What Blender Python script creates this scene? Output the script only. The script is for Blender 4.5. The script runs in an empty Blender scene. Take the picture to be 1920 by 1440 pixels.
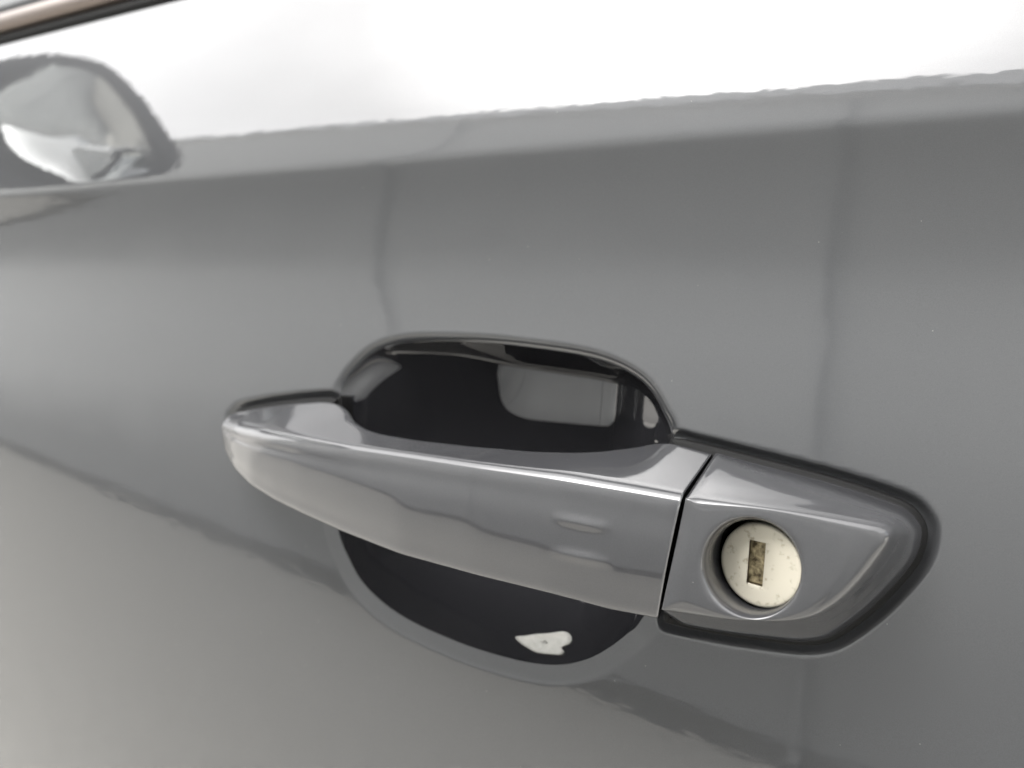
import bpy, math
import numpy as np
from mathutils import Matrix, Vector

scene = bpy.context.scene
# ------------------------------------------------------------------ camera
# car door stands in the plane Y = 0, +Y into the car, +X to its rear, Z up
H = 0.98            # height of the lens above the pavement
D = 0.215           # distance of the lens from the door skin
F = 1387.0          # focal length in photograph pixels (26 mm equivalent)
ex = np.array([2710., 220., -1387.]); ex /= np.linalg.norm(ex)
ey = np.array([705., 60., 1387.]); ey -= ex * ey.dot(ex); ey /= np.linalg.norm(ey)
ez = np.cross(ex, ey)
R = np.stack([ex, ey, ez], axis=1)          # world -> lens axes (right, down, forward)

cam_data = bpy.data.cameras.new("camera")
cam = bpy.data.objects.new("camera", cam_data)
scene.collection.objects.link(cam)
rt, dn, fw = R[0], R[1], R[2]
M = Matrix(((rt[0], -dn[0], -fw[0], 0.0), (rt[1], -dn[1], -fw[1], -D),
            (rt[2], -dn[2], -fw[2], H), (0, 0, 0, 1)))
cam.matrix_world = M
cam_data.sensor_width = 36.0
cam_data.lens = F / 1920 * 36
cam_data.clip_start = 0.01
cam_data.clip_end = 300.0
cam_data.dof.use_dof = True
cam_data.dof.focus_distance = 0.19
cam_data.dof.aperture_fstop = 9.0
scene.camera = cam

# ------------------------------------------------------------------ sky, sun, exposure
SUN_EL, SUN_AZ = math.radians(58), math.radians(205)     # azimuth from +Y, clockwise
world = bpy.data.worlds.new("World"); scene.world = world
world.use_nodes = True
wn, wl = world.node_tree.nodes, world.node_tree.links
wn.clear()
sky = wn.new("ShaderNodeTexSky"); sky.sky_type = 'NISHITA'
sky.sun_disc = False; sky.sun_elevation = SUN_EL; sky.sun_rotation = SUN_AZ
sky.dust_density = 4.0; sky.air_density = 1.0; sky.ozone_density = 1.0
hs = wn.new("ShaderNodeHueSaturation"); hs.inputs["Saturation"].default_value = 0.10
bg = wn.new("ShaderNodeBackground"); bg.inputs["Strength"].default_value = 0.15
wo = wn.new("ShaderNodeOutputWorld")
wtc = wn.new("ShaderNodeTexCoord"); wno = wn.new("ShaderNodeTexNoise")
wno.inputs["Scale"].default_value = 2.2; wno.inputs["Detail"].default_value = 6
wmr = wn.new("ShaderNodeMapRange"); wmr.inputs["From Min"].default_value = 0.3; wmr.inputs["From Max"].default_value = 0.7
wmr.inputs["To Min"].default_value = 0.70; wmr.inputs["To Max"].default_value = 1.15
wmu = wn.new("ShaderNodeVectorMath"); wmu.operation = 'SCALE'
wl.new(wtc.outputs["Generated"], wno.inputs["Vector"]); wl.new(wno.outputs["Fac"], wmr.inputs["Value"])
wl.new(sky.outputs[0], hs.inputs["Color"]); wl.new(hs.outputs[0], wmu.inputs[0]); wl.new(wmr.outputs[0], wmu.inputs["Scale"])
wl.new(wmu.outputs[0], bg.inputs[0]); wl.new(bg.outputs[0], wo.inputs[0])
sun_data = bpy.data.lights.new("sun", 'SUN'); sun_data.energy = 1.0
sun_data.angle = math.radians(150); sun_data.color = (1.0, 0.96, 0.9)
sun = bpy.data.objects.new("sun", sun_data); scene.collection.objects.link(sun)
sd = Vector((math.sin(SUN_AZ) * math.cos(SUN_EL), math.cos(SUN_AZ) * math.cos(SUN_EL), math.sin(SUN_EL)))
sun.rotation_euler = sd.to_track_quat('Z', 'Y').to_euler()
scene.view_settings.view_transform = 'Standard'
scene.view_settings.look = 'None'
scene.view_settings.exposure = 1.98
scene.view_settings.gamma = 1.0
scene.render.engine = 'CYCLES'
scene.cycles.use_denoising = True
scene.cycles.max_bounces = 10
scene.cycles.glossy_bounces = 6
scene.cycles.caustics_reflective = False
scene.cycles.caustics_refractive = False

# ------------------------------------------------------------------ helpers
def px(u, v, y):
    """photograph pixel seen at depth y -> (X, y, Z) with Z measured from lens height"""
    d = R.T @ np.array([u - 960.0, v - 720.0, F])
    t = (y + D) / d[1]
    return np.array([t * d[0], y, t * d[2]])

def smooth(a, b, x):
    t = np.clip((x - a) / (b - a), 0, 1)
    return t * t * (3 - 2 * t)

def gauss(arr, s):
    """gaussian smoothing along axis 0, ends held"""
    if s <= 0: return arr
    n = int(3 * s) + 1
    k = np.exp(-0.5 * (np.arange(-n, n + 1) / s) ** 2); k /= k.sum()
    # point-reflected padding keeps end values
    lo = 2 * arr[0] - arr[1:n + 1][::-1]; hi = 2 * arr[-1] - arr[-n - 1:-1][::-1]
    p = np.concatenate([lo, arr, hi])
    out = np.zeros_like(arr)
    for i, w in enumerate(k): out += w * p[i:i + len(arr)]
    return out

def bspline(ctrl, m, closed):
    """uniform cubic b-spline over axis 0 of ctrl (n, ..., 3)"""
    n = len(ctrl)
    if not closed:
        ctrl = np.concatenate([2 * ctrl[:1] - ctrl[1:2], ctrl, 2 * ctrl[-1:] - ctrl[-2:-1]])
    out = []
    segs = n if closed else n - 1
    for i in range(segs):
        idx = [(i + k - 1) % n for k in range(4)] if closed else [i, i + 1, i + 2, i + 3]
        P = [ctrl[j] for j in idx]
        for q in range(m):
            t = q / m
            out.append(((1 - t) ** 3 * P[0] + (3 * t ** 3 - 6 * t * t + 4) * P[1]
                        + (-3 * t ** 3 + 3 * t * t + 3 * t + 1) * P[2] + t ** 3 * P[3]) / 6)
    if not closed: out.append((ctrl[-3] + 4 * ctrl[-2] + ctrl[-1]) / 6)
    return np.array(out)

def catmull(pts, n, closed=True):
    """smooth curve through pts resampled to n points by arc length"""
    P = np.asarray(pts, float); m = len(P); dense = []
    rng = range(m) if closed else range(m - 1)
    for i in rng:
        if closed: a, b, c, d = P[i - 1], P[i], P[(i + 1) % m], P[(i + 2) % m]
        else: a, b, c, d = P[max(i - 1, 0)], P[i], P[i + 1], P[min(i + 2, m - 1)]
        for q in range(24):
            t = q / 24
            dense.append(0.5 * (2 * b + (c - a) * t + (2 * a - 5 * b + 4 * c - d) * t * t + (3 * b - a - 3 * c + d) * t ** 3))
    dense.append(P[0] if closed else P[-1])
    dense = np.array(dense)
    s = np.concatenate([[0], np.cumsum(np.linalg.norm(np.diff(dense, axis=0), axis=1))])
    q = np.linspace(0, s[-1], n, endpoint=not closed)
    return np.stack([np.interp(q, s, dense[:, k]) for k in range(dense.shape[1])], axis=1)

def inside(px_, pz_, poly):
    r = np.zeros(px_.shape, bool); n = len(poly)
    for i in range(n):
        x1, z1 = poly[i]; x2, z2 = poly[(i + 1) % n]
        c = ((z1 > pz_) != (z2 > pz_)) & (px_ < (x2 - x1) * (pz_ - z1) / (z2 - z1 + 1e-15) + x1)
        r ^= c
    return r

def dist(px_, pz_, poly):
    """signed distance to a closed polygon, negative inside"""
    d = np.full(px_.shape, 9.0); n = len(poly)
    for i in range(n):
        a = poly[i]; e = poly[(i + 1) % n] - a
        t = np.clip(((px_ - a[0]) * e[0] + (pz_ - a[1]) * e[1]) / (e.dot(e) + 1e-15), 0, 1)
        d = np.minimum(d, (px_ - a[0] - t * e[0]) ** 2 + (pz_ - a[1] - t * e[1]) ** 2)
    d = np.sqrt(d)
    return np.where(inside(px_, pz_, poly), -d, d)

ROOT = {}
def mesh_obj(name, V, Fc, mat, parent=None, flat=False):
    """V given in door coordinates (Z from lens height); parent's origin is subtracted"""
    V = np.array(V, float).copy(); V[:, 2] += H
    org = np.zeros(3)
    if parent is not None: org = np.array(ROOT[parent.name])
    me = bpy.data.meshes.new(name)
    me.from_pydata((V - org).tolist(), [], [list(map(int, f)) for f in Fc])
    me.update(); me.validate()
    o = bpy.data.objects.new(name, me); scene.collection.objects.link(o)
    me.materials.append(mat)
    if not flat: me.polygons.foreach_set("use_smooth", [True] * len(me.polygons))
    if parent is not None: o.parent = parent
    ROOT[o.name] = org if parent is not None else np.zeros(3)
    return o

def grid_faces(nu, nv, cu=False, cv=False, flip=False):
    f = []
    for i in range(nu if cu else nu - 1):
        i2 = (i + 1) % nu
        for j in range(nv if cv else nv - 1):
            j2 = (j + 1) % nv
            q = (i * nv + j, i2 * nv + j, i2 * nv + j2, i * nv + j2)
            f.append(q[::-1] if flip else q)
    return f

def loft(name, S, mat, parent, closed_sec=True, cap0=False, cap1=False, flip=False):
    """S: (stations, points, 3)"""
    n, m, _ = S.shape
    V = S.reshape(-1, 3); Fc = grid_faces(n, m, False, closed_sec, flip)
    V = list(V)
    for on, i in ((cap0, 0), (cap1, n - 1)):
        if on:
            c = len(V); V.append(S[i].mean(axis=0))
            for j in range(m):
                t = (i * m + j, i * m + (j + 1) % m, c)
                Fc.append(t if (i == 0) == flip else t[::-1])
    return mesh_obj(name, np.array(V), Fc, mat, parent)

def thing(name, loc, label, cat, group=None):
    o = bpy.data.objects.new(name, None); scene.collection.objects.link(o)
    o.location = loc; o["label"] = label; o["category"] = cat
    o.empty_display_size = 0.05
    ROOT[o.name] = np.array(loc, float)
    return o

# ------------------------------------------------------------------ materials
def new_mat(name):
    m = bpy.data.materials.new(name); m.use_nodes = True
    nt = m.node_tree; b = nt.nodes["Principled BSDF"]
    return m, nt, b

def simple(name, col, rough=0.5, metal=0.0, coat=0.0, coat_rough=0.03, bump=0.0, bscale=400.0, spec=0.5, mottle=0.0):
    m, nt, b = new_mat(name)
    b.inputs["Base Color"].default_value = (*col, 1); b.inputs["Roughness"].default_value = rough
    b.inputs["Metallic"].default_value = metal; b.inputs["Coat Weight"].default_value = coat
    b.inputs["Coat Roughness"].default_value = coat_rough
    b.inputs["Specular IOR Level"].default_value = spec
    tc = nt.nodes.new("ShaderNodeTexCoord")
    if bump or mottle:
        no = nt.nodes.new("ShaderNodeTexNoise"); no.inputs["Scale"].default_value = bscale
        no.inputs["Detail"].default_value = 4
        nt.links.new(tc.outputs["Object"], no.inputs["Vector"])
        if bump:
            bp = nt.nodes.new("ShaderNodeBump"); bp.inputs["Strength"].default_value = bump
            bp.inputs["Distance"].default_value = 0.001
            nt.links.new(no.outputs["Fac"], bp.inputs["Height"]); nt.links.new(bp.outputs[0], b.inputs["Normal"])
        if mottle:
            rp = nt.nodes.new("ShaderNodeMapRange"); rp.inputs["From Min"].default_value = 0.3
            rp.inputs["From Max"].default_value = 0.7
            rp.inputs["To Min"].default_value = 1 - mottle; rp.inputs["To Max"].default_value = 1 + mottle
            mx = nt.nodes.new("ShaderNodeVectorMath"); mx.operation = 'SCALE'
            mx.inputs[0].default_value = col
            nt.links.new(no.outputs["Fac"], rp.inputs["Value"]); nt.links.new(rp.outputs[0], mx.inputs["Scale"])
            nt.links.new(mx.outputs[0], b.inputs["Base Color"])
    return m

def paint_mat(name, col, rough, peel):
    """metallic silver-grey base under clear coat, orange peel and a few dust specks"""
    m, nt, b = new_mat(name); N, L = nt.nodes, nt.links
    tc = N.new("ShaderNodeTexCoord")
    b.inputs["Metallic"].default_value = 0.25
    b.inputs["Specular IOR Level"].default_value = 0.1
    b.inputs["Roughness"].default_value = rough
    b.inputs["Coat Weight"].default_value = 1.0
    b.inputs["Coat Roughness"].default_value = 0.022
    b.inputs["Coat IOR"].default_value = 1.8
    # flake sparkle
    fl = N.new("ShaderNodeTexNoise"); fl.inputs["Scale"].default_value = 5200; fl.inputs["Detail"].default_value = 1
    L.new(tc.outputs["Object"], fl.inputs["Vector"])
    mr = N.new("ShaderNodeMapRange"); mr.inputs["From Min"].default_value = 0.3; mr.inputs["From Max"].default_value = 0.7
    mr.inputs["To Min"].default_value = 0.90; mr.inputs["To Max"].default_value = 1.10
    L.new(fl.outputs["Fac"], mr.inputs["Value"])
    sc = N.new("ShaderNodeVectorMath"); sc.operation = 'SCALE'; sc.inputs[0].default_value = col
    L.new(mr.outputs[0], sc.inputs["Scale"])
    # dust specks
    vo = N.new("ShaderNodeTexVoronoi"); vo.feature = 'F1'; vo.inputs["Scale"].default_value = 210
    L.new(tc.outputs["Object"], vo.inputs["Vector"])
    lt = N.new("ShaderNodeMath"); lt.operation = 'LESS_THAN'; lt.inputs[1].default_value = 0.034
    L.new(vo.outputs["Distance"], lt.inputs[0])
    pick = N.new("ShaderNodeMath"); pick.operation = 'GREATER_THAN'; pick.inputs[1].default_value = 0.72
    sp = N.new("ShaderNodeSeparateColor"); L.new(vo.outputs["Color"], sp.inputs[0]); L.new(sp.outputs[0], pick.inputs[0])
    spk = N.new("ShaderNodeMath"); spk.operation = 'MULTIPLY'; L.new(lt.outputs[0], spk.inputs[0]); L.new(pick.outputs[0], spk.inputs[1])
    mx = N.new("ShaderNodeMix"); mx.data_type = 'RGBA'
    L.new(spk.outputs[0], mx.inputs["Factor"]); L.new(sc.outputs[0], mx.inputs["A"]); mx.inputs["B"].default_value = (0.16, 0.16, 0.155, 1)
    L.new(mx.outputs["Result"], b.inputs["Base Color"])
    # orange peel in the clear coat
    no = N.new("ShaderNodeTexNoise"); no.inputs["Scale"].default_value = 300; no.inputs["Detail"].default_value = 1
    mp = N.new("ShaderNodeMapping"); mp.inputs["Scale"].default_value = (0.5, 1, 1)
    L.new(tc.outputs["Object"], mp.inputs["Vector"]); L.new(mp.outputs[0], no.inputs["Vector"])
    n2 = N.new("ShaderNodeTexNoise"); n2.inputs["Scale"].default_value = 60; n2.inputs["Detail"].default_value = 1
    L.new(tc.outputs["Object"], n2.inputs["Vector"])
    ad = N.new("ShaderNodeMath"); ad.operation = 'MULTIPLY_ADD'; ad.inputs[1].default_value = 1.5
    L.new(n2.outputs["Fac"], ad.inputs[0]); L.new(no.outputs["Fac"], ad.inputs[2])
    bp = N.new("ShaderNodeBump"); bp.inputs["Strength"].default_value = 1.0; bp.inputs["Distance"].default_value = peel
    L.new(ad.outputs[0], bp.inputs["Height"])
    L.new(bp.outputs[0], b.inputs["Coat Normal"])
    return m

PAINT = paint_mat("silver_grey_paint", (0.057, 0.0585, 0.0615), 0.5, 2.3e-5)
PAINT_H = paint_mat("silver_grey_paint_handle", (0.046, 0.0465, 0.050), 0.45, 0.5e-5)
BLACK_GLOSS = simple("black_gloss_plastic", (0.017, 0.017, 0.019), 0.5, 0, coat=1.0, coat_rough=0.015, spec=0.0)
BLACK_GLOSS.node_tree.nodes["Principled BSDF"].inputs["Coat IOR"].default_value = 1.8
BLACK_BACK = simple("black_satin_plastic", (0.012, 0.012, 0.013), 0.45, spec=0.2)
RUBBER = simple("black_rubber", (0.006, 0.006, 0.006), 0.6, bump=0.2, bscale=900, spec=0.15)
SATIN = simple("bronze_satin_trim", (0.20, 0.165, 0.145), 0.38, 0.8)
DARK = simple("dark_underside", (0.02, 0.02, 0.02), 0.8)

# ------------------------------------------------------------------ door section
# tilt of the skin (degrees, + faces up) against height
CREASE = px(1000, 287, 0.0)[2]
T = np.array([(-0.62, -22), (-0.35, -10), (-0.20, -5), (-0.10, -1.5), (-0.04, 1.0), (0.0, 5.0), (0.018, 6.0),
              (0.034, -1.0), (0.046, -9), (CREASE - 0.008, -17), (CREASE - 0.0013, -18), (CREASE + 0.0013, 8),
              (CREASE + 0.008, 9.5), (CREASE + 0.02, 13), (CREASE + 0.05, 16), (CREASE + 0.2, 26)])
zz = np.linspace(-0.62, 0.30, 9201)
tilt = gauss(np.interp(zz, T[:, 0], T[:, 1]), 10)
yy = np.concatenate([[0], np.cumsum(np.tan(np.radians((tilt[1:] + tilt[:-1]) / 2)) * np.diff(zz))])
yy -= np.interp(-0.03, zz, yy)
def prof(z): return np.interp(z, zz, yy)

def on_door(u, v):
    y = 0.0
    for _ in range(40):
        p = px(u, v, y); y = 0.5 * y + 0.5 * float(prof(p[2]))
    return px(u, v, y)

CUP_PX = [(640, 745), (650, 715), (672, 685), (700, 660), (735, 645), (780, 639), (840, 639), (920, 643), (1000, 652),
          (1080, 664), (1140, 680), (1190, 705), (1222, 735), (1246, 775), (1263, 812), (1278, 900), (1272, 1000),
          (1248, 1090), (1205, 1163), (1185, 1181), (1150, 1208), (1110, 1229), (1060, 1240), (1000, 1236), (920, 1216),
          (850, 1191), (780, 1159), (730, 1126), (690, 1086), (665, 1042), (648, 1000), (634, 930), (630, 840)]
CUP_Y = 0.004
CUP = catmull([px(u, v, CUP_Y)[[0, 2]] for u, v in CUP_PX], 260)

BASE_Y = -0.003
CAP_BASE_PX = [(1333, 846), (1392, 861), (1450, 876), (1515, 893), (1575, 910), (1653, 935), (1700, 954), (1725, 979), (1731, 1007),
               (1716, 1054), (1669, 1110), (1622, 1154), (1575, 1188), (1544, 1202), (1500, 1206), (1450, 1201), (1356, 1188),
               (1258, 1169)]
CAP_BASE = catmull([px(u, v, BASE_Y)[[0, 2]] for u, v in CAP_BASE_PX], 110, closed=False)

RING_PX = [(1256, 829), (1268, 829), (1300, 838)] + CAP_BASE_PX + [(1246, 1166)]
RING = catmull([px(u, v, BASE_Y)[[0, 2]] for u, v in RING_PX], 150, closed=False)
# handle feature curves: pixel + depth (mm)
def curve(l): return np.array([px(u, v, y / 1000.0) for u, v, y in l])
C0 = curve([(419, 786, -4), (440, 771, -2), (500, 760, -1), (560, 753, -1), (605, 750, -1), (632, 753, -1), (648, 761, -2),
            (658, 773, -5), (668, 790, -12), (690, 803, -16), (720, 812, -18), (786, 823, -20), (895, 835, -21), (1000, 844, -21),
            (1080, 846, -20), (1130, 844, -17), (1200, 835, -9), (1240, 827, -4), (1262, 828, -3), (1330, 846, -3), (1370, 857, -3)])
C1 = curve([(416, 796, -6), (440, 799, -14), (480, 806, -20), (560, 821, -26), (640, 836, -30), (760, 852, -34), (895, 872, -37),
            (1040, 892, -38), (1180, 916, -37), (1281, 933, -36), (1340, 941, -35)])
C2 = curve([(416, 808, -6), (419, 846, -10), (437, 883, -15), (467, 913, -19), (510, 940, -22), (569, 969, -25), (642, 1002, -28),
            (746, 1043, -32.5), (892, 1084, -35), (1037, 1120, -36), (1147, 1149, -35), (1238, 1167, -34), (1340, 1187, -33)])
XJ = float(px(1281, 933, -0.036)[0])     # joint between grip and lock cap

def along(C, xs): return np.stack([xs, np.interp(xs, C[:, 0], C[:, 1]), np.interp(xs, C[:, 0], C[:, 2])], axis=1)

x_tip = max(C0[0, 0], C1[0, 0], C2[0, 0]) + 0.0004

# foot of the grip on the skin (where the front gasket sits)
xs = np.linspace(C0[0, 0], px(634, 755, -0.002)[0], 30)
ft = along(C0, xs)[:, [0, 2]]; fb = along(C2, xs)[:, [0, 2]]
fb[:, 1] += 0.006; fb[:, 1] = np.minimum(fb[:, 1], ft[:, 1] - 0.002)
FOOT = np.concatenate([ft, fb[::-1]])

def skin_y(X, Z):
    y = prof(Z) + 0.010 * (X + 0.05) ** 2 / 0.5
    near = (np.abs(X + 0.1) < 0.25) & (np.abs(Z + 0.04) < 0.16)
    xn, zn = X[near], Z[near]
    dc = dist(xn, zn, CUP)
    lip_w = 0.0036 + 0.0027 * smooth(0.0, -0.05, zn)
    t = np.clip(1 - dc / lip_w, 0, 1.25)
    low = smooth(0.0, -0.05, zn)
    add = (0.0021 * t * t) * (1 - low) + 0.0007 * t * smooth(0, 0.25, t) * low
    d2 = dist(xn, zn, RING)
    add = np.maximum(add, 0.0024 * (1 - smooth(0.0016, 0.0039, d2)))
    d3 = dist(xn, zn, FOOT)
    add = np.maximum(add, 0.0025 * (1 - smooth(0.0012, 0.0042, d3)))
    y = y.copy(); y[near] += add
    return y

# ------------------------------------------------------------------ setting
pave = simple("warm_concrete", (0.60, 0.58, 0.535), 0.85, bump=0.3, bscale=30, mottle=0.12)
s = 40.0
g = mesh_obj("pavement", [(-s, -s, -H), (s, -s, -H), (s, s, -H), (-s, s, -H)], [(0, 1, 2, 3)], pave, flat=True)
g["kind"] = "structure"

def box(x0, x1, y0, y1, z0, z1):
    V = [(x, y, z - H) for x in (x0, x1) for y in (y0, y1) for z in (z0, z1)]
    Fc = [(0, 1, 3, 2), (4, 6, 7, 5), (0, 4, 5, 1), (2, 3, 7, 6), (0, 2, 6, 4), (1, 5, 7, 3)]
    return V, Fc
WALL = simple("grey_render", (0.74, 0.78, 0.80), 0.9, bump=0.4, bscale=60, mottle=0.06)
WALL_D = simple("dark_plinth", (0.20, 0.20, 0.19), 0.9)
nt_ = WALL.node_tree; b_ = nt_.nodes["Principled BSDF"]        # shade painted into the wall colour towards its foot, for the door's reflections
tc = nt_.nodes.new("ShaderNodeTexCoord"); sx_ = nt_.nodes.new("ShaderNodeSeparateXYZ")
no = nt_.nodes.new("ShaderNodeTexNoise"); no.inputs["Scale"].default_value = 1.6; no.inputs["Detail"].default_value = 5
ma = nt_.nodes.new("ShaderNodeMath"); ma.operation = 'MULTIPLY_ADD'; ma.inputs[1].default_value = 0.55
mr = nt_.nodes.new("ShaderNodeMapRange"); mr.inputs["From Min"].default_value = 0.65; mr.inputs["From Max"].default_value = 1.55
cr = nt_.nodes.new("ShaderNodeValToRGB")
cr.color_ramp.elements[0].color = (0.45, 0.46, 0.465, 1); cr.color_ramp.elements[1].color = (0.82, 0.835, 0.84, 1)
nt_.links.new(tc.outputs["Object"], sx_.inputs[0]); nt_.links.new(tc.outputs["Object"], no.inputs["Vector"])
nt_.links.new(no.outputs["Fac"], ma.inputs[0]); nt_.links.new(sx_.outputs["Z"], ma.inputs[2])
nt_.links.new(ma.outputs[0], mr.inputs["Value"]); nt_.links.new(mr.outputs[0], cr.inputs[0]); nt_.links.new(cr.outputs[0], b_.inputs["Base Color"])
STRIP_MAT = simple("grey_strip", (0.48, 0.49, 0.50), 0.6)
BOARD = simple("pale_bargeboard", (0.85, 0.86, 0.87), 0.7)
# gable wall across the drive: its foot runs away from the car towards the front
gable = thing("gable_wall", (-0.4, -1.79, 0), "grey rendered gable wall with sloping pale bargeboard facing the car", "wall")
GD = np.array([-0.9612, -0.2759]); GN = np.array([0.2759, -0.9612])      # along the wall, away from the car
def gpt(sx, off, z): return (-0.4 + GD[0] * sx + GN[0] * off, -1.79 + GD[1] * sx + GN[1] * off, z - H)
def gtop(sx): return max(1.7, 2.44 + 0.385 * (-0.01 + 0.4 + 0.9612 * sx))
def gprism(name, mat, s0, s1, o0, o1, zlo, zhi, parent, n=1, lean=0.0):
    V, Fc = [], []
    ss = np.linspace(s0, s1, n + 1)
    for q in ss:
        for o_, z_ in ((o0, zlo(q)), (o1, zlo(q)), (o1, zhi(q)), (o0 + lean, zhi(q))): V.append(gpt(q, o_, z_))
    for k in range(n):
        for a in range(4):
            b = (a + 1) % 4; Fc.append((k * 4 + a, k * 4 + 4 + a, k * 4 + 4 + b, k * 4 + b))
    Fc += [(0, 1, 2, 3), (n * 4 + 3, n * 4 + 2, n * 4 + 1, n * 4)]
    return mesh_obj(name, V, Fc, mat, parent, flat=True)
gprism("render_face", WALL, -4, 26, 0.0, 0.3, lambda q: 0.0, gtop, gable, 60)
gprism("plinth", WALL_D, -4, 26, -0.02, 0.0, lambda q: 0.0, lambda q: 0.09, gable)
for q_ in (1.55, -0.28):  # unseen strips added to put thin vertical lines in the door's reflections
    gprism("reflection_strip", STRIP_MAT, q_ - 0.007, q_ + 0.007, -0.034, -0.02, lambda q: 0.05, lambda q: gtop(q) - 0.02, gable)
gprism("bargeboard", BOARD, -4, 26, -0.10, 0.34, lambda q: gtop(q) + 0.002, lambda q: gtop(q) + 0.24, gable, 60, lean=0.16)

# ------------------------------------------------------------------ the door
door = thing("car_door", (0, 0.05, 0.0), "silver grey metallic car door with a pull handle and key lock", "car door")

# skin: regular grid with a ring patch round the handle cup
def axis(parts):
    out = []
    for a, b, st in parts: out += list(np.linspace(a, b, max(2, int(round((b - a) / st)) + 1))[:-1])
    return np.array(out + [parts[-1][1]])
px0, px1 = CUP[:, 0].min() - 0.022, CUP[:, 0].max() + 0.020
pz0, pz1 = CUP[:, 1].min() - 0.022, CUP[:, 1].max() + 0.016
ZT = float(on_door(100, 52)[2])            # foot of the window seal
XA, XB, ZA = -1.0, 0.42, -0.62
ax = axis([(XA, -0.45, 0.01), (-0.45, px0, 0.0022), (px0, px1, 0.0014), (px1, 0.035, 0.0009), (0.035, 0.15, 0.003), (0.15, XB, 0.01)])
az = axis([(ZA, -0.2, 0.008), (-0.2, pz0, 0.003), (pz0, pz1, 0.0010), (pz1, CREASE - 0.006, 0.0016), (CREASE - 0.006, CREASE + 0.006, 0.0005),
           (CREASE + 0.006, ZT, 0.0025)])
i0, i1 = np.argmin(abs(ax - px0)), np.argmin(abs(ax - px1))
j0, j1 = np.argmin(abs(az - pz0)), np.argmin(abs(az - pz1))
GX, GZ = np.meshgrid(ax, az, indexing='ij')
nz = len(az)
quads = [(i * nz + j, (i + 1) * nz + j, (i + 1) * nz + j + 1, i * nz + j + 1)
         for i in range(len(ax) - 1) for j in range(nz - 1) if not (i0 <= i < i1 and j0 <= j < j1)]
ring = [(i, j0) for i in range(i0, i1)] + [(i1, j) for j in range(j0, j1)] + [(i, j1) for i in range(i1, i0, -1)] + [(i0, j) for j in range(j1, j0, -1)]
ring_id = [i * nz + j for i, j in ring]
ring_xz = np.array([(ax[i], az[j]) for i, j in ring])
cen = CUP.mean(axis=0)
ang_c = np.unwrap(np.arctan2(CUP[:, 1] - cen[1], CUP[:, 0] - cen[0]))
if ang_c[-1] < ang_c[0]:
    CUPo = CUP[::-1]
else: CUPo = CUP
dense = catmull(CUPo, 4000)
ang_d = np.arctan2(dense[:, 1] - cen[1], dense[:, 0] - cen[0])
ra = np.arctan2(ring_xz[:, 1] - cen[1], ring_xz[:, 0] - cen[0])
order = np.argsort(ang_d)
def at_angle(a): return np.stack([np.interp(a, ang_d[order], dense[order, k], period=2 * math.pi) for k in (0, 1)], axis=1)
inner = at_angle(ra)
NR = 46
fr = (np.linspace(0, 1, NR + 1) ** 1.35)[:-1]
PX = np.stack([inner[:, 0] + (ring_xz[:, 0] - inner[:, 0]) * f for f in fr])     # (NR, ring)
PZ = np.stack([inner[:, 1] + (ring_xz[:, 1] - inner[:, 1]) * f for f in fr])
base = GX.size
allX = np.concatenate([GX.ravel(), PX.ravel()]); allZ = np.concatenate([GZ.ravel(), PZ.ravel()])
allY = skin_y(allX, allZ)
m = len(ring)
for k in range(NR):
    for q in range(m):
        q2 = (q + 1) % m
        a, b = base + k * m + q, base + k * m + q2
        if k < NR - 1: c, d = base + (k + 1) * m + q2, base + (k + 1) * m + q
        else: c, d = ring_id[q2], ring_id[q]
        quads.append((d, c, b, a))
used = np.unique(np.array(quads)); remap = np.full(len(allX), -1); remap[used] = np.arange(len(used))
quads = remap[np.array(quads)]
V = np.stack([allX, allY, allZ], axis=1)[used]
mesh_obj("outer_panel", V, quads, PAINT, door)

# recessed black cup behind the grip
rim = np.stack([inner[:, 0], allY[base:base + m], inner[:, 1]], axis=1)
def _q(X, Z):
    x, z = (X - cen[0]) / 0.05, (Z - cen[1]) / 0.05
    return np.stack([1 + 0 * x, x, z, x * x, x * z, z * z], axis=-1)
cf_ = np.linalg.lstsq(_q(rim[:, 0], rim[:, 2]), rim[:, 1], rcond=None)[0]
def rim_pl(X, Z): return _q(np.asarray(X), np.asarray(Z)) @ cf_
# floor of the cup from its tilt: lower part faces up, upper part faces down, flatter at the upper rear
fx = np.linspace(CUP[:, 0].min() - 0.004, CUP[:, 0].max() + 0.004, 160)
fz = np.linspace(CUP[:, 1].min() - 0.004, CUP[:, 1].max() + 0.004, 160)
FX, FZ = np.meshgrid(fx, fz, indexing='ij')
zl, zu = px(950, 1010, 0.02)[2], px(950, 880, 0.02)[2]
ztop = CUP[:, 1].max()
lowr = CUP[CUP[:, 1] < cen[1]]; lowr = lowr[np.argsort(lowr[:, 0])]
zb = gauss(np.interp(fx, lowr[:, 0], lowr[:, 1]), 6)
ends = smooth(px(1085, 1120, 0.008)[0], px(1170, 1120, 0.008)[0], FX) + 1 - smooth(px(655, 1060, 0.006)[0], px(730, 1060, 0.006)[0], FX)
ftilt = (32 + 8 * np.clip(1 - (FZ - zb[:, None]) / 0.013, 0, 1.2)) * (1 - 0.28 * ends * (1 - smooth(zl, zu, FZ))) - 38 * smooth(zl, zu, FZ) - 16 * np.clip((FZ - zu) / (ztop - zu), 0, 1.2)
flat = smooth(px(865, 700, 0.018)[0], px(950, 700, 0.018)[0], FX) * smooth(px(1050, 822, 0.018)[2], px(1050, 765, 0.018)[2], FZ)
ftilt = ftilt + 14 * flat - 10 * smooth(zu + 0.005, zu + 0.020, FZ) * (1 - smooth(px(880, 700, 0.018)[0], px(980, 700, 0.018)[0], FX))
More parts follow.
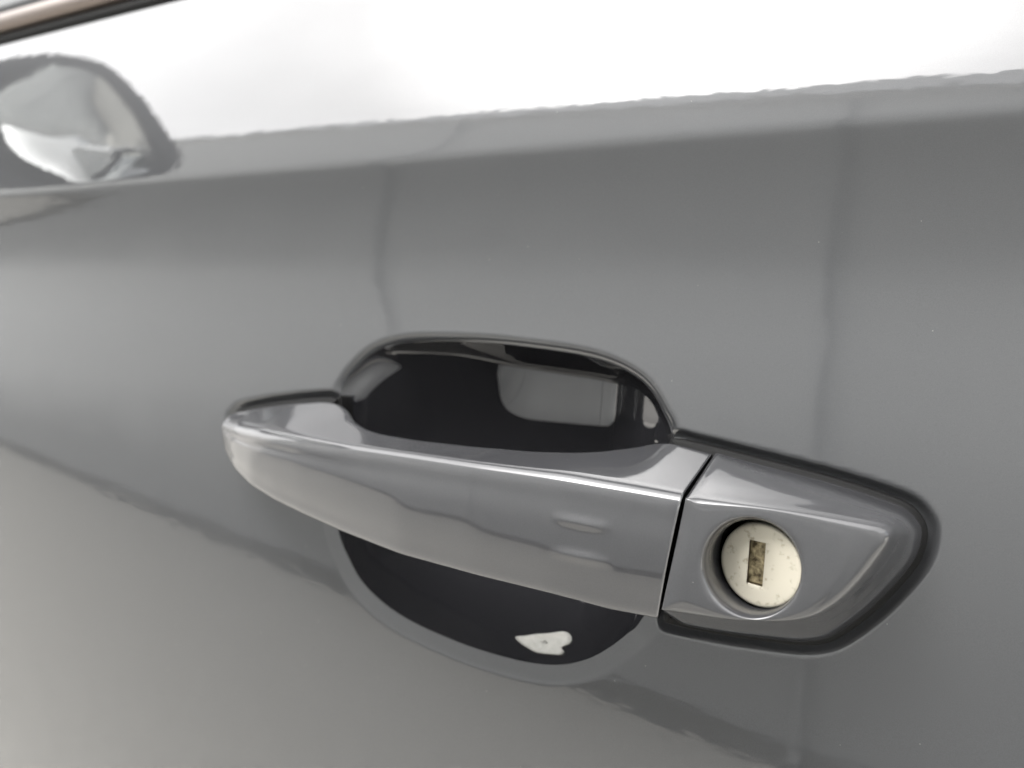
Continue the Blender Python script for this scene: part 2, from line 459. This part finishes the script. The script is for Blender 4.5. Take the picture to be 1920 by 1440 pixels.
acc = np.concatenate([np.zeros((160, 1)), np.cumsum(np.tan(np.radians((ftilt[:, 1:] + ftilt[:, :-1]) / 2)) * np.diff(fz)[None, :], axis=1)], axis=1)
fdep = acc - np.array([np.interp(zb[k], fz, acc[k]) for k in range(160)])[:, None]
fdep = gauss(gauss(fdep, 3).T, 3).T
def floor_dep(X, Z):
    a = np.clip((X - fx[0]) / (fx[1] - fx[0]), 0, 158.999); b = np.clip((Z - fz[0]) / (fz[1] - fz[0]), 0, 158.999)
    ia, ib = a.astype(int), b.astype(int); a -= ia; b -= ib
    return (fdep[ia, ib] * (1 - a) * (1 - b) + fdep[ia + 1, ib] * a * (1 - b) + fdep[ia, ib + 1] * (1 - a) * b + fdep[ia + 1, ib + 1] * a * b)
def cup_dep(X, Z):
    w_ = 4.5 * np.maximum(-dist(X, Z, CUP), 0); f_ = floor_dep(X, Z)
    k = 0.0012 + 0.0075 * smooth(cen[1] - 0.02, cen[1] + 0.015, Z); h = np.clip(0.5 + 0.5 * (w_ - f_) / k, 0, 1)
    return np.maximum(w_ * (1 - h) + f_ * h - k * h * (1 - h), np.minimum(np.minimum(w_, f_), 0.0))
NU = 90
us = (np.linspace(0, 1, NU + 1) ** 1.4)[:, None]
sh = 1 - 0.9995 * us
QX = cen[0] + (rim[None, :, 0] - cen[0]) * sh; QZ = cen[1] + (rim[None, :, 2] - cen[1]) * sh
dep = cup_dep(QX.ravel(), QZ.ravel()).reshape(QX.shape); dep -= dep[0:1] * (1 - smooth(0, 0.15, us))
wgt = smooth(0, 0.2, us)
cupS = np.stack([QX, rim_pl(QX, QZ) + (rim[None, :, 1] - rim_pl(rim[:, 0], rim[:, 2])[None, :]) * (1 - wgt) + dep, QZ], axis=2)
cup_o = loft("handle_cup", cupS, BLACK_GLOSS, door, True, False, True, flip=True)

# thin off-white patch added in place of a sky reflection, low in the cup
def on_cup(u, v):
    y = 0.01
    for _ in range(40):
        p = px(u, v, y); y = 0.5 * y + 0.5 * (rim_pl(p[0], p[2]) + float(cup_dep(np.array([p[0]]), np.array([p[2]]))[0]))
    return px(u, v, y)
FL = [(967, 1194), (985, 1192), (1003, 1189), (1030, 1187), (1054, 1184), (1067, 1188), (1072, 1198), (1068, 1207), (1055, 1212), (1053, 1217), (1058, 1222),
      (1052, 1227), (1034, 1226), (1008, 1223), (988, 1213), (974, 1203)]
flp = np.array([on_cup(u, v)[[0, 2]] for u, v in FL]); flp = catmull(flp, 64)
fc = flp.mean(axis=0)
GLINT = simple("off_white_glint", (0.40, 0.395, 0.37), 0.7, bump=0.5, bscale=500, mottle=0.10)
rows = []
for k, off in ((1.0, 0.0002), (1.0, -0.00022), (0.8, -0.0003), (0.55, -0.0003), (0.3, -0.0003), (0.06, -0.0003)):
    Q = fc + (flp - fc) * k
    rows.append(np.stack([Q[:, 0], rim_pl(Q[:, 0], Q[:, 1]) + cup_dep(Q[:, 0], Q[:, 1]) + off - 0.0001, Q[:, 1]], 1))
fl = loft("sky_glint", np.array(rows), GLINT, cup_o, True, False, True)
fl["label"] = "thin off-white patch standing in for a sky reflection low in the black cup"

# ------------------------------------------------------------------ grip
ns = 340
st = x_tip + (XJ - 0.0005 - x_tip) * (np.linspace(0, 1, ns) ** 1.25)
fine = np.linspace(x_tip, XJ + 0.008, 1200)
def feature(C, sig):
    a = along(C, fine); a[:, 1:] = gauss(a[:, 1:], sig)
    return along(a, st)
c0, c1, c2 = feature(C0, 10), feature(C1, 14), feature(C2, 14)
c3 = c2.copy()
foot = 1 - smooth(px(640, 760, -0.002)[0], px(700, 800, -0.016)[0], st)
footr = smooth(px(1150, 840, -0.012)[0], px(1240, 830, -0.004)[0], st)
f_all = np.clip(foot + footr, 0, 1)
c3[:, 1] = (c2[:, 1] + 0.013) * (1 - f_all) + (-0.0005) * f_all
c3[:, 1] = np.maximum(c3[:, 1], c2[:, 1] + 0.002)
c3[:, 2] += 0.0025
hgt = c1[:, 2] - c2[:, 2]
rr = np.clip(hgt * 0.30, 0.0004, None)
def sec(corners, rads, bul):
    ctrl = []
    for e in range(4):
        A, B = corners[e], corners[(e + 1) % 4]; d = B - A
        L = np.linalg.norm(d, axis=1, keepdims=True); dn_ = d / np.maximum(L, 1e-9)
        ra_ = np.minimum(rads[e][:, None], 0.3 * L); rb_ = np.minimum(rads[(e + 1) % 4][:, None], 0.3 * L)
        nrm = np.stack([np.zeros(len(A)), dn_[:, 2], -dn_[:, 1]], axis=1)
        bv = bul[e][:, None] * L
        ctrl += [A, A + dn_ * ra_, A + d * 0.33 + nrm * bv * 0.88, A + d * 0.67 + nrm * bv * 0.88, B - dn_ * rb_]
    return np.array(ctrl)
one = np.ones(ns)
ctrl = sec([c0, c1, c2, c3],
           [np.minimum(0.0030, rr), np.minimum(0.0058, rr), np.minimum(0.0042, rr), np.minimum(0.003, rr)],
           [0.0 * one, 0.032 * one, 0.0 * one, 0.0 * one])
S = bspline(ctrl, 14, True).transpose(1, 0, 2)
# the joint leans a little with height
ramp = smooth(XJ - 0.03, XJ, S[:, :, 0])
S[:, :, 0] += ramp * 0.13 * np.minimum(0, S[:, :, 2] - c1[-1, 2])
# two raised feel marks near the rear of the grip
front = S[:, :, 1] < (c1[:, 1] + 0.010)[:, None]
for a, b in (((1035, 970), (1146, 993)), ((1030, 1034), (1146, 1058))):
    A, B = px(*a, -0.038)[[0, 2]], px(*b, -0.038)[[0, 2]]
    e = (B - A) / np.linalg.norm(B - A); L = np.linalg.norm(B - A)
    s1 = (S[:, :, 0] - A[0]) * e[0] + (S[:, :, 2] - A[1]) * e[1]
    s2 = -(S[:, :, 0] - A[0]) * e[1] + (S[:, :, 2] - A[1]) * e[0]
    w = np.sin(np.pi * np.clip(s1 / L, 0, 1)) ** 0.8 * np.exp(-0.5 * (s2 / 0.0009) ** 2)
    S[:, :, 1] -= np.where(front, 0.00055 * w, 0)
grip = loft("pull_handle", S, PAINT_H, door, True, True, True)
grip.data.materials.append(BLACK_BACK)
npt = S.shape[1]
for p in grip.data.polygons:
    if p.index < (ns - 1) * npt and (p.index % npt) / npt > 0.57: p.material_index = 1

# ------------------------------------------------------------------ lock cap
CAP_RIDGE_PX = [(1286, 935), (1345, 941), (1419, 949), (1485, 958), (1548, 968), (1640, 984), (1664, 992), (1672, 1003), (1668, 1020),
                (1646, 1050), (1612, 1092), (1578, 1125), (1540, 1150), (1515, 1159), (1485, 1164), (1440, 1165), (1350, 1160),
                (1254, 1146)]
def front_y(X):
    return -0.0355 + 0.0075 * np.clip((X - XJ) / 0.046, 0, 1.3) ** 1.2
def ridge_pt(u, v):
    y = -0.035
    for _ in range(20): y = float(front_y(px(u, v, y)[0]))
    return px(u, v, y)
rb = np.array([px(u, v, BASE_Y) for u, v in CAP_BASE_PX])
rg = np.array([ridge_pt(u, v) for u, v in CAP_RIDGE_PX])
# squared joint side
XC = XJ + 0.0004
for arr in (rb, rg):
    arr[0, 0] = XC + 0.13 * min(0, arr[0, 2] - rg[0, 2]); arr[-1, 0] = XC + 0.13 * min(0, arr[-1, 2] - rg[0, 2])
nc = 150
both = np.concatenate([rb, rg], axis=1)
openc = catmull(both, nc, closed=False)
jn = 40
back = np.stack([both[-1] + (both[0] - both[-1]) * t for t in np.linspace(0, 1, jn + 2)[1:-1]])
loop = np.concatenate([openc, back])
bl, rl = loop[:, :3], loop[:, 3:]
is_joint = np.concatenate([smooth(4, 0, np.minimum(np.arange(nc), np.arange(nc)[::-1]).astype(float)), np.ones(jn)])
# lock barrel position
yL = -0.0278
LC = px(1425, 1060, yL)
RH = 0.0106
hc = LC[[0, 2]]; TILT = math.tan(math.radians(20))
hang = np.arctan2(rl[:, 2] - hc[1], rl[:, 0] - hc[0])
def circ(r, dx=0.0, dz=0.0): return np.stack([hc[0] - 0.0009 + dx + 0.945 * r * np.cos(hang), hc[1] + 0.0003 + dz + r * np.sin(hang)], axis=1)
def on_front(xz): return np.stack([xz[:, 0], front_y(xz[:, 0]) - 0.0006 * np.clip(1 - ((xz[:, 1] - hc[1]) / 0.016) ** 2, 0, 1), xz[:, 1]], axis=1)
rad = ((0.0042 + 0.0030 * smooth(0.0, 0.03, rl[:, 0] - hc[0])) * (1 - is_joint) + 0.0006 * is_joint)[:, None]
d_b = bl - rl; Lb = np.linalg.norm(d_b, axis=1, keepdims=True); d_b /= Lb
rim_o = on_front(circ(RH + 0.0013, -0.0005, -0.0001))
d_f = rim_o - rl; Lf = np.linalg.norm(d_f, axis=1, keepdims=True); d_f /= Lf
ins = bl.copy(); ins[:, 1] = 0.002; ins[:, [0, 2]] += (rl - bl)[:, [0, 2]] * 0.15
rows = [ins, bl + [0, 0.0008, 0], bl - d_b * 0.0012, bl - d_b * Lb * 0.45 + np.stack([0 * hang, -0.0030 * (1 - is_joint), 0 * hang], 1) * [0, 1, 0],
        rl + d_b * np.minimum(rad * 1.2, Lb * 0.4), rl, rl + d_f * np.minimum(rad, Lf * 0.3), rl + d_f * Lf * 0.40, rl + d_f * Lf * 0.70]
for r in rows[7:9]: r[:, 1] = on_front(r[:, [0, 2]])[:, 1]
def at_y(xz, y): return np.stack([xz[:, 0], y if np.ndim(y) else np.full(len(xz), y), xz[:, 1]], axis=1)
rows += [rim_o, at_y(circ(RH + 0.0009, -0.0004), on_front(circ(RH + 0.0009))[:, 1] + 0.0007), at_y(circ(RH + 0.0002), on_front(circ(RH))[:, 1] + 0.0022),
         at_y(circ(RH), np.full(nc + jn, yL + 0.0055)), at_y(circ(RH), np.full(nc + jn, yL + 0.012))]
Sc = bspline(np.array(rows), 6, False)
cap = loft("lock_cap", Sc, PAINT_H, door, True, False, False)

# ------------------------------------------------------------------ lock barrel
m_, nt_, b_ = new_mat("worn_zinc")
tc = nt_.nodes.new("ShaderNodeTexCoord")
no = nt_.nodes.new("ShaderNodeTexNoise"); no.inputs["Scale"].default_value = 620; no.inputs["Detail"].default_value = 6
cr = nt_.nodes.new("ShaderNodeValToRGB")
cr.color_ramp.elements[0].position = 0.25; cr.color_ramp.elements[0].color = (0.27, 0.24, 0.18, 1)
cr.color_ramp.elements[1].position = 0.42; cr.color_ramp.elements[1].color = (0.46, 0.43, 0.355, 1)
nt_.links.new(tc.outputs["Object"], no.inputs["Vector"]); nt_.links.new(no.outputs["Fac"], cr.inputs[0])
nt_.links.new(cr.outputs[0], b_.inputs["Base Color"])
b_.inputs["Metallic"].default_value = 0.15; b_.inputs["Roughness"].default_value = 0.5
ZINC = m_
na = 96
aa = np.linspace(0, 2 * math.pi, na, endpoint=False)
RD = 0.0100
def cir(r, y): return np.stack([hc[0] + r * np.cos(aa), np.full(na, y), hc[1] + r * np.sin(aa)], 1)
sw, sh_ = 0.00195, 0.0052
sc_ = hc + np.array([-0.0010, 0.0003])
def rect(w, h, y):
    c, s_ = np.cos(aa), np.sin(aa)
    k = 1 / np.maximum(np.abs(c) / w, np.abs(s_) / h)
    return np.stack([sc_[0] + k * c, np.full(na, y), sc_[1] + k * s_], 1)
# put ring corners exactly on the slot corners
rows = [cir(RD, yL + 0.010), cir(RD, yL + 0.0006), cir(RD - 0.0002, yL + 0.0002), cir(RD - 0.0006, yL), cir(RD - 0.0012, yL - 0.00002)]
aa0 = aa.copy()
ca = math.atan2(sh_, sw)
for tgt in (ca, math.pi - ca, math.pi + ca, 2 * math.pi - ca):
    aa[np.argmin(abs(aa - tgt))] = tgt
rows = [cir(RD, yL + 0.010), cir(RD, yL + 0.0006), cir(RD - 0.00022, yL + 0.00018), cir(RD - 0.0006, yL), cir(RD - 0.0012, yL),
        cir(RD * 0.62, yL), rect(sw + 0.00015, sh_ + 0.00015, yL), rect(sw, sh_, yL + 0.00015), rect(sw, sh_, yL + 0.006)]
rows = np.array(rows); rows[:, :, 1] -= TILT * (rows[:, :, 0] - hc[0])
lock = loft("lock_cylinder", rows, ZINC, cap, True, False, False)
lock.data.materials.append(simple("slot_wall_brass", (0.05, 0.035, 0.015), 0.6, 0.4))
for p in lock.data.polygons:
    if p.index >= 7 * na: p.material_index = 1; p.use_smooth = False
m_, nt_, b_ = new_mat("dirty_brass")
tc = nt_.nodes.new("ShaderNodeTexCoord")
no = nt_.nodes.new("ShaderNodeTexNoise"); no.inputs["Scale"].default_value = 700; no.inputs["Detail"].default_value = 8
cr = nt_.nodes.new("ShaderNodeValToRGB")
cr.color_ramp.elements[0].position = 0.33; cr.color_ramp.elements[0].color = (0.045, 0.030, 0.010, 1)
cr.color_ramp.elements[1].position = 0.70; cr.color_ramp.elements[1].color = (0.46, 0.385, 0.23, 1)
nt_.links.new(tc.outputs["Object"], no.inputs["Vector"]); nt_.links.new(no.outputs["Fac"], cr.inputs[0])
nt_.links.new(cr.outputs[0], b_.inputs["Base Color"]); b_.inputs["Roughness"].default_value = 0.6; b_.inputs["Metallic"].default_value = 0.3
BRASS = m_
V = [(sc_[0] + a * (sw + 0.0004), yL + 0.0022 + c - TILT * (sc_[0] + a * sw - hc[0]), sc_[1] + b * (sh_ + 0.0004)) for c in (0, 0.001) for a, b in ((-1, -1), (1, -1), (1, 1), (-1, 1))]
mesh_obj("keyhole_shutter", V, [(0, 1, 2, 3), (7, 6, 5, 4), (0, 4, 5, 1), (1, 5, 6, 2), (2, 6, 7, 3), (3, 7, 4, 0)], BRASS, cap, flat=True)

# ------------------------------------------------------------------ gaskets
def gasket(name, poly, grow, y0, y1, parent):
    P = catmull(poly, 220)
    c = P.mean(axis=0)
    t = np.roll(P, -1, 0) - np.roll(P, 1, 0); t /= np.linalg.norm(t, axis=1, keepdims=True)
    n = np.stack([t[:, 1], -t[:, 0]], 1)
    if ((P - c) * n).sum() < 0: n = -n
    n = gauss(np.concatenate([n[-20:], n, n[:20]]), 4)[20:-20]
    rows = []
    for g_, y in ((grow, y0), (grow, y1 + 0.0006), (grow - 0.0006, y1), (grow - 0.003, y1 - 0.0001)):
        Q = P + n * g_; rows.append(np.stack([Q[:, 0], np.full(len(Q), y), Q[:, 1]], 1))
    return loft(name, np.array(rows), RUBBER, parent, True, False, True)
CAP_RING = np.concatenate([RING, np.stack([RING[-1] + (RING[0] - RING[-1]) * t for t in np.linspace(0, 1, 10)[1:-1]])])
gasket("rubber_gasket", CAP_RING, 0.0012, 0.012, -0.0012, door)
gasket("rubber_gasket", FOOT, 0.0010, 0.012, -0.0010, door)

# ------------------------------------------------------------------ window trim
yT = float(prof(ZT))
def strip(name, pts, mat, parent, x0=-1.0, x1=0.42):
    prof_ = np.array(pts)
    sm = bspline(prof_, 5, True)
    xs_ = np.linspace(x0, x1, 60)
    S_ = np.stack([np.stack([np.full(len(sm), x), sm[:, 0] + yT + 0.010 * (x + 0.05) ** 2 / 0.5, sm[:, 1] + ZT], 1) for x in xs_])
    return loft(name, S_, mat, parent, True, True, True, flip=True)
strip("window_seal", [(0.004, -0.002), (-0.001, 0.0), (-0.0015, 0.003), (0.0, 0.006), (0.002, 0.0075), (0.006, 0.008), (0.008, 0.004), (0.008, 0.0)], RUBBER, door)
strip("trim_strip", [(0.004, 0.0065), (-0.002, 0.007), (-0.004, 0.010), (-0.003, 0.015), (0.001, 0.020), (0.006, 0.022), (0.010, 0.018), (0.010, 0.010)], SATIN, door)
strip("inner_seal", [(0.008, 0.016), (0.007, 0.022), (0.009, 0.031), (0.013, 0.034), (0.016, 0.030), (0.016, 0.016)], RUBBER, door)
GLASS = simple("tinted_glass", (0.006, 0.010, 0.008), 0.02, spec=0.12)
V = [(x, yT + 0.013 + 0.010 * (x + 0.05) ** 2 / 0.5 + dy + 0.18 * (z > 0.1), ZT + z) for dy in (0, 0.004) for x, z in ((-0.85, 0.012), (0.40, 0.012), (0.40, 0.40), (-0.35, 0.40))]
mesh_obj("window_glass", V, [(0, 1, 2, 3), (7, 6, 5, 4), (0, 4, 5, 1), (1, 5, 6, 2), (2, 6, 7, 3), (3, 7, 4, 0)], GLASS, door, flat=True)

# inner side of the door
V, Fc = box(XA + 0.01, XB - 0.01, 0.12, 0.16, H + ZA, H + ZT - 0.01)
mesh_obj("inner_panel", V, Fc, DARK, door, flat=True)

# ------------------------------------------------------------------ side mirror (ahead of the frame, seen in the door's shoulder)
XM = -0.70
MOUT = [(-.010, .235), (-.014, .275), (-.030, .322), (-.058, .358), (-.085, .376), (-.125, .378), (-.176, .366), (-.236, .338), (-.262, .312),
        (-.268, .285), (-.262, .235), (-.240, .195), (-.205, .175), (-.140, .176), (-.080, .186), (-.030, .203)]
MGL = [(-.028, .248), (-.034, .285), (-.052, .330), (-.083, .357), (-.112, .361), (-.166, .349), (-.222, .316), (-.240, .288), (-.235, .245),
       (-.215, .208), (-.190, .192), (-.144, .197), (-.090, .205), (-.042, .222)]
HOUS = simple("dark_grey_plastic", (0.02, 0.02, 0.023), 0.45, spec=0.25)
MIRR = simple("mirror_glass", (0.85, 0.87, 0.86), 0.01, 1.0)
mo, mg = catmull(MOUT, 120), catmull(MGL, 120)
# start both loops at the same bearing so the rim does not twist
def by_angle(P, c):
    a = np.arctan2(P[:, 1] - c[1], P[:, 0] - c[0]); return P[np.argsort(a)]
mc = np.array([-0.15, 0.28])
mo, mg = by_angle(mo, mc), by_angle(mg, mc)
def mring(P, x, k=1.0): return np.stack([np.full(len(P), x), mc[0] + (P[:, 0] - mc[0]) * k, mc[1] + (P[:, 1] - mc[1]) * k], 1)
rows = [mring(mo, XM - 0.13, 0.05), mring(mo, XM - 0.128, 0.35), mring(mo, XM - 0.115, 0.65), mring(mo, XM - 0.085, 0.88), mring(mo, XM - 0.04, 0.985),
        mring(mo, XM - 0.01, 1.0), mring(mo, XM, 0.995), mring(mo, XM + 0.001, 0.97), mring(mg, XM - 0.001, 1.01), mring(mg, XM - 0.006, 1.0), mring(mg, XM - 0.03, 0.99)]
side = loft("side_mirror", bspline(np.array(rows), 4, False), HOUS, door, True, True, False)
tl_ = mring(mg, XM - 0.008, 1.0)
tl_[:, 0] += 0.06 * (tl_[:, 1] - mc[0])
loft("mirror_glass", np.stack([tl_, mring(mg, XM - 0.012, 1.0)]), MIRR, side, True, True, True)
arm = [np.array([(XM - 0.07 + 0.030 * math.cos(a), y, z + 0.012 * math.sin(a)) for a in np.linspace(0, 2 * math.pi, 24, endpoint=False)])
       for y, z in ((0.05, 0.168), (0.02, 0.172), (-0.02, 0.185), (-0.06, 0.205), (-0.10, 0.225))]
loft("mirror_arm", np.array(arm), HOUS, side, True, True, True)
